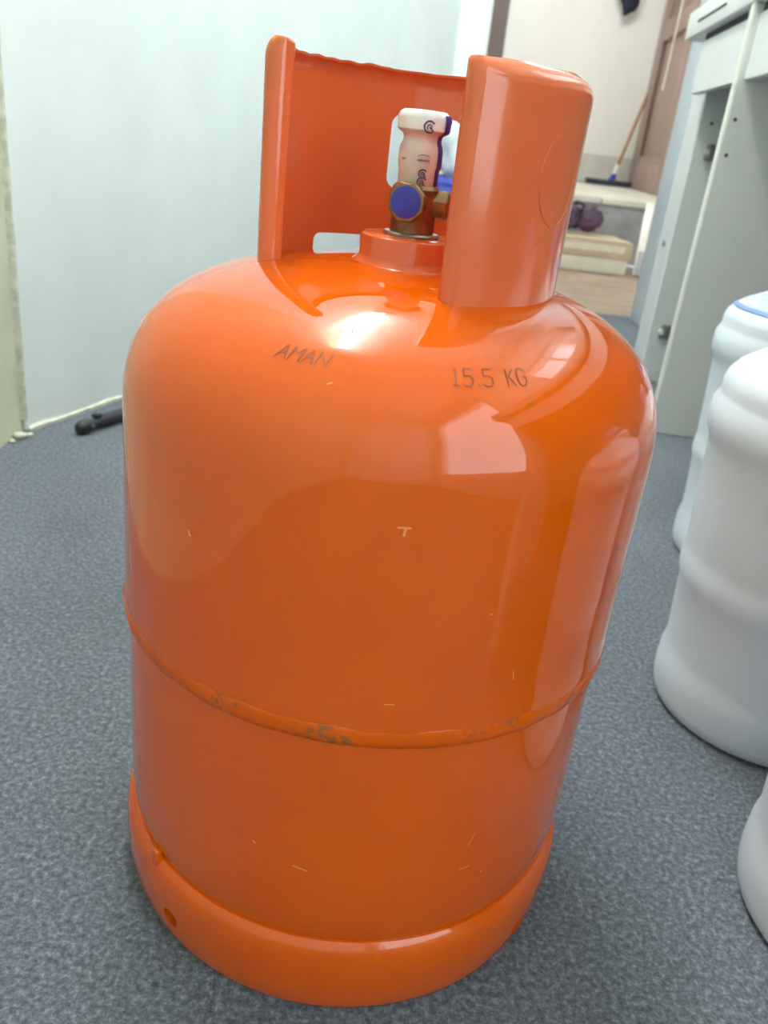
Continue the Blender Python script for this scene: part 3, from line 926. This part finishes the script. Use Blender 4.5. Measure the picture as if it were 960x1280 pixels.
MB().box(.59, .60, -1.4255, -.0005, .30, .722).build('modesty_panel', M_GREYMEL, dk, smooth=0)
top = MB().box(-.004, .62, -1.50, .545, .7225, .775).build('desktop', M_GREYMEL, dk, bevel=.003)
MB().box(-.0055, -.0042, .20, .43, .744, .748).build('edge_groove', M_DARK, top, smooth=0)


def to_local(p):
    d = Vector(p) - DESK0
    return Vector((d.dot(DV), d.dot(DU), p[2]))


def hinge(x, y, z, name='hinge'):
    h = MB().box(x - .010, x + .012, y - .005, y, z - .016, z + .016).build(name, M_STEEL2, dk, bevel=.002)
    MB().tube([(x - .008, y - .005, z), (x - .008, y - .014, z)], .006, 12).build('hinge_arm', M_GREYMEL, h)
    for s in (-1, 1):
        MB().tube([(x, y - .006, z + s * .010), (x, y - .0075, z + s * .010)], .003, 10).build('screw', M_STEEL2, h)


hinge(.072, .4095, .122); hinge(.076, .4095, .507)
for x, y, z in ((.066, .4098, .562), (.0125, -.0002, .553), (.0125, -.0002, .498)):
    MB().tube([(x, y - .0008, z), (x, y + .0, z)], .0032, 12).build('peg_hole', M_HOLE, dk)
MB().tube([(.0398, .47, .31), (.036, .47, .31)], .006, 12).build('screw_cap', M_METAL, dk)

# tall pale cupboard beside the doorway
cp = thing('cupboard', 'tall pale blue white cupboard between the desk and the doorway', 'cupboard', (.770, 2.165, 0))
MB().box(0, .36, 0, .195, .0, 1.95).build('body', M_CUP, cp, bevel=.003)
MB().box(-.004, .364, -.006, .197, 1.9505, 1.975).build('top_board', M_CUP, cp, bevel=.003)
MB().tube([(.030, -.0015, .88), (.030, .001, .88)], .004, 12).build('screw_cap', M_HOLE, cp)
MB().tube([(.030, -.0015, .30), (.030, .001, .30)], .004, 12).build('screw_cap', M_HOLE, cp)

# ================================================================== SMALL THINGS IN THE ROOM
# black tool handle on the carpet by the left wall
ht = thing('tool_handle', 'black plastic tool handle lying on the carpet by the left wall', 'tool', (-.461, .738, 0))
hd = Vector((.041, .090, 0)).normalized(); hn = Vector((hd.y, -hd.x, 0))
pts = []; rs = []
for s, r in ((-.012, .004), (-.009, .0085), (-.002, .0110), (.008, .0112), (.016, .0090), (.024, .0078), (.033, .0098), (.045, .0105), (.07, .0105), (.11, .0108), (.135, .0100), (.142, .006)):
    pts.append(hd * s + Vector((0, 0, .0116))); rs.append(r)
MB().tube(pts, rs, 18).build('grip', M_BLACK, ht, smooth=50)
MB().obb(hd * .031 + hn * -.0005 + Vector((0, 0, .0225)), hd * .006, hn * .006, (0, 0, .0032)).build('thumb_stop', M_BLACK, ht, bevel=.0015)
MB().tube([hd * .010 + hn * .0095 + Vector((0, 0, .0130)), hd * .010 + hn * .0122 + Vector((0, 0, .0135))], .0026, 12).build('screw', M_STEEL2, ht)
# plaster crumbs in the corner
for i, (x, y, s) in enumerate(((-.537, .690, .010), (-.529, .703, .006), (-.541, .672, .005))):
    o = lump('plaster_crumb', M_MORTAR, None, (0, 0, 0), (s, s * .8, s * .55), .35, 1.6, i * 3 + 1, 2)
    o.location = (x, y, s * .52)
    tag(o, ('largest crumb of fallen plaster under the chipped wall corner', 'crumb of plaster to the right of the largest crumb',
            'smallest crumb of plaster, leftmost by the yellowed wall')[i], 'plaster crumb', 'plaster crumbs in the corner')
# blue bucket and white bag behind the cylinder, seen through the hand slot
bk = thing('bucket', 'blue plastic bucket standing by the doorway, seen through the collar slot', 'bucket', (.155, 2.13, 0))
MB().lathe([(.07, .012), (.085, .004), (.088, .004), (.112, .36), (.118, .362), (.118, .378), (.108, .378), (.084, .012)], 48, close=True).build('wall', M_BUCKET, bk, smooth=40)
MB().lathe([(.0, .010), (.083, .010), (.083, .014), (.0, .014)], 48).build('bottom', M_BUCKET, bk, smooth=40)
MB().tube([(.118 * math.cos(t), -.01 - .10 * math.sin(t), .352 - .05 * math.sin(t)) for t in [k / 16 * PI for k in range(17)]], .003, 8).build('bail', M_METAL, bk)


def bagf(p, n):
    if p.z > .05: p.x *= 1 - .9 * (p.z - .05) * 3; p.y *= 1 - .9 * (p.z - .05) * 3
    return p


bg = lump('plastic_bag', M_BAG, None, (0, 0, 0), (.085, .085, .12), .22, 2.4, 4, 4, bagf)
bg.location = (.150, 2.125, .46)
tag(bg, 'crumpled white plastic bag sitting in the blue bucket', 'plastic bag')

# ================================================================== THINGS IN THE HALL
b1 = thing('board_box', 'cream flat box on the hall tiles under the cardboard box', 'box', (.36, 3.46, 0))
MB().box(0, .645, 0, .36, .0015, .066).build('box', M_CARDW, b1, bevel=.003)
MB().box(.3, .312, -.0015, .0, .004, .062).build('tape', M_FRAME, b1, smooth=0)
b2 = thing('cardboard_box', 'flat pale cardboard box lying on the cream box in the hall', 'box', (.34, 3.455, .067))
MB().box(0, .675, 0, .385, 0, .070).build('box', M_CARD, b2, bevel=.004)
MB().box(-.001, .676, -.002, .16, .0705, .0735).build('flap', M_CARD, b2, bevel=.001, bseg=1)
MB().box(.02, .64, -.0035, -.0005, .026, .056).build('side_band', M_CARDW, b2, bevel=.001, bseg=1)
# purple bundle on the box
pb = thing('purple_bundle', 'dark purple crumpled bundle lying on the cardboard box', 'bundle', (.80, 3.70, .152))
lump('wrap', M_PURPLE, pb, (.045, 0, .060), (.062, .055, .058), .25, 2.2, 2, 4)
lump('wrap', M_PURPLE, pb, (-.045, .01, .058), (.055, .055, .056), .28, 2.4, 8, 4)
MB().tube([(-.045, .0, .10), (-.03, -.01, .125), (.0, -.012, .122), (.01, 0, .105)], [.008, .010, .009, .006], 10).build('knot', M_PURPLE, pb)
# white panel leaning against the landing
lp = thing('leaning_board', 'narrow white board leaning on the landing edge right of the boxes', 'board', (1.075, 3.46, 0))
ax_ = Vector((.090, .375, .295)); wv = Vector((.034, -.008, 0)); nv = ax_.cross(wv).normalized()
MB().obb(ax_ * .5 + Vector((0, 0, .006)), ax_ * .49, wv, nv * .006).build('board', M_SLAB, lp, bevel=.002)
MB().obb(ax_ * .16 + Vector((0, 0, .006)) + nv * (-.010 if nv.z < 0 else .010), ax_ * .14, wv * .8, nv * .003).build('batten', M_CONC, lp, bevel=.001, bseg=1)
# broom
br = thing('broom', 'broom with wooden stick and dark head standing on the landing against the brown door', 'broom', (1.40, 6.03, ZL))
MB().obb((0, 0, .026), Vector((.16, -.02, 0)), (0, .022, 0), (0, 0, .012)).build('head', M_BRISTLE, br, bevel=.004)
MB().obb((0, 0, .0075), Vector((.155, -.0194, 0)), (0, .012, 0), (0, 0, .007)).build('rubber_blade', M_BRISTLE, br)
hb = Vector((.022, 0, .035)); hdir = Vector((.155, .085, .60)).normalized()
MB().tube([hb, hb + hdir * .045], [.026, .018], 14).build('socket', M_BLUE, br)['label'] = 'blue socket'
MB().tube([hb + hdir * .04, hb + hdir * .11], [.018, .016], 14).build('ferrule', M_PVC, br)['label'] = 'white ferrule'
MB().tube([hb + hdir * .10, hb + hdir * .62], .0105, 12).build('stick', M_WOOD, br)
# navy cloth hanging on the far wall
cl = thing('hanging_cloth', 'dark navy cloth hanging on the cream hall wall', 'cloth', (1.32, 6.13, 1.36))


def clothf(p, n):
    p.x += .012 * math.sin(p.z * 30) * (1 if n.z < .8 else 0)
    if p.z > 0: p.x *= 1 - .55 * (p.z / .5)
    return p


lump('cloth', M_CLOTH, cl, (0, 0, .42), (.105, .045, .40), .07, 1.6, 6, 5, clothf)
MB().tube([(0, .068, .84), (0, .02, .84), (0, .0, .86)], .006, 8).build('hook', M_METAL, cl)
# pale cord hanging in front of the door panel
pt = D0 + dd * .74 + dn * .04
cd = tag(MB().tube([(pt.x + .012, pt.y - .02, 2.30), (pt.x + .006, pt.y - .01, 1.6), (pt.x, pt.y, .98), (pt.x - .001, pt.y, .90)], [.006, .006, .006, .008], 8)
         .build('pull_cord', M_EDGE, None), 'pale cord hanging in front of the brown door', 'cord')
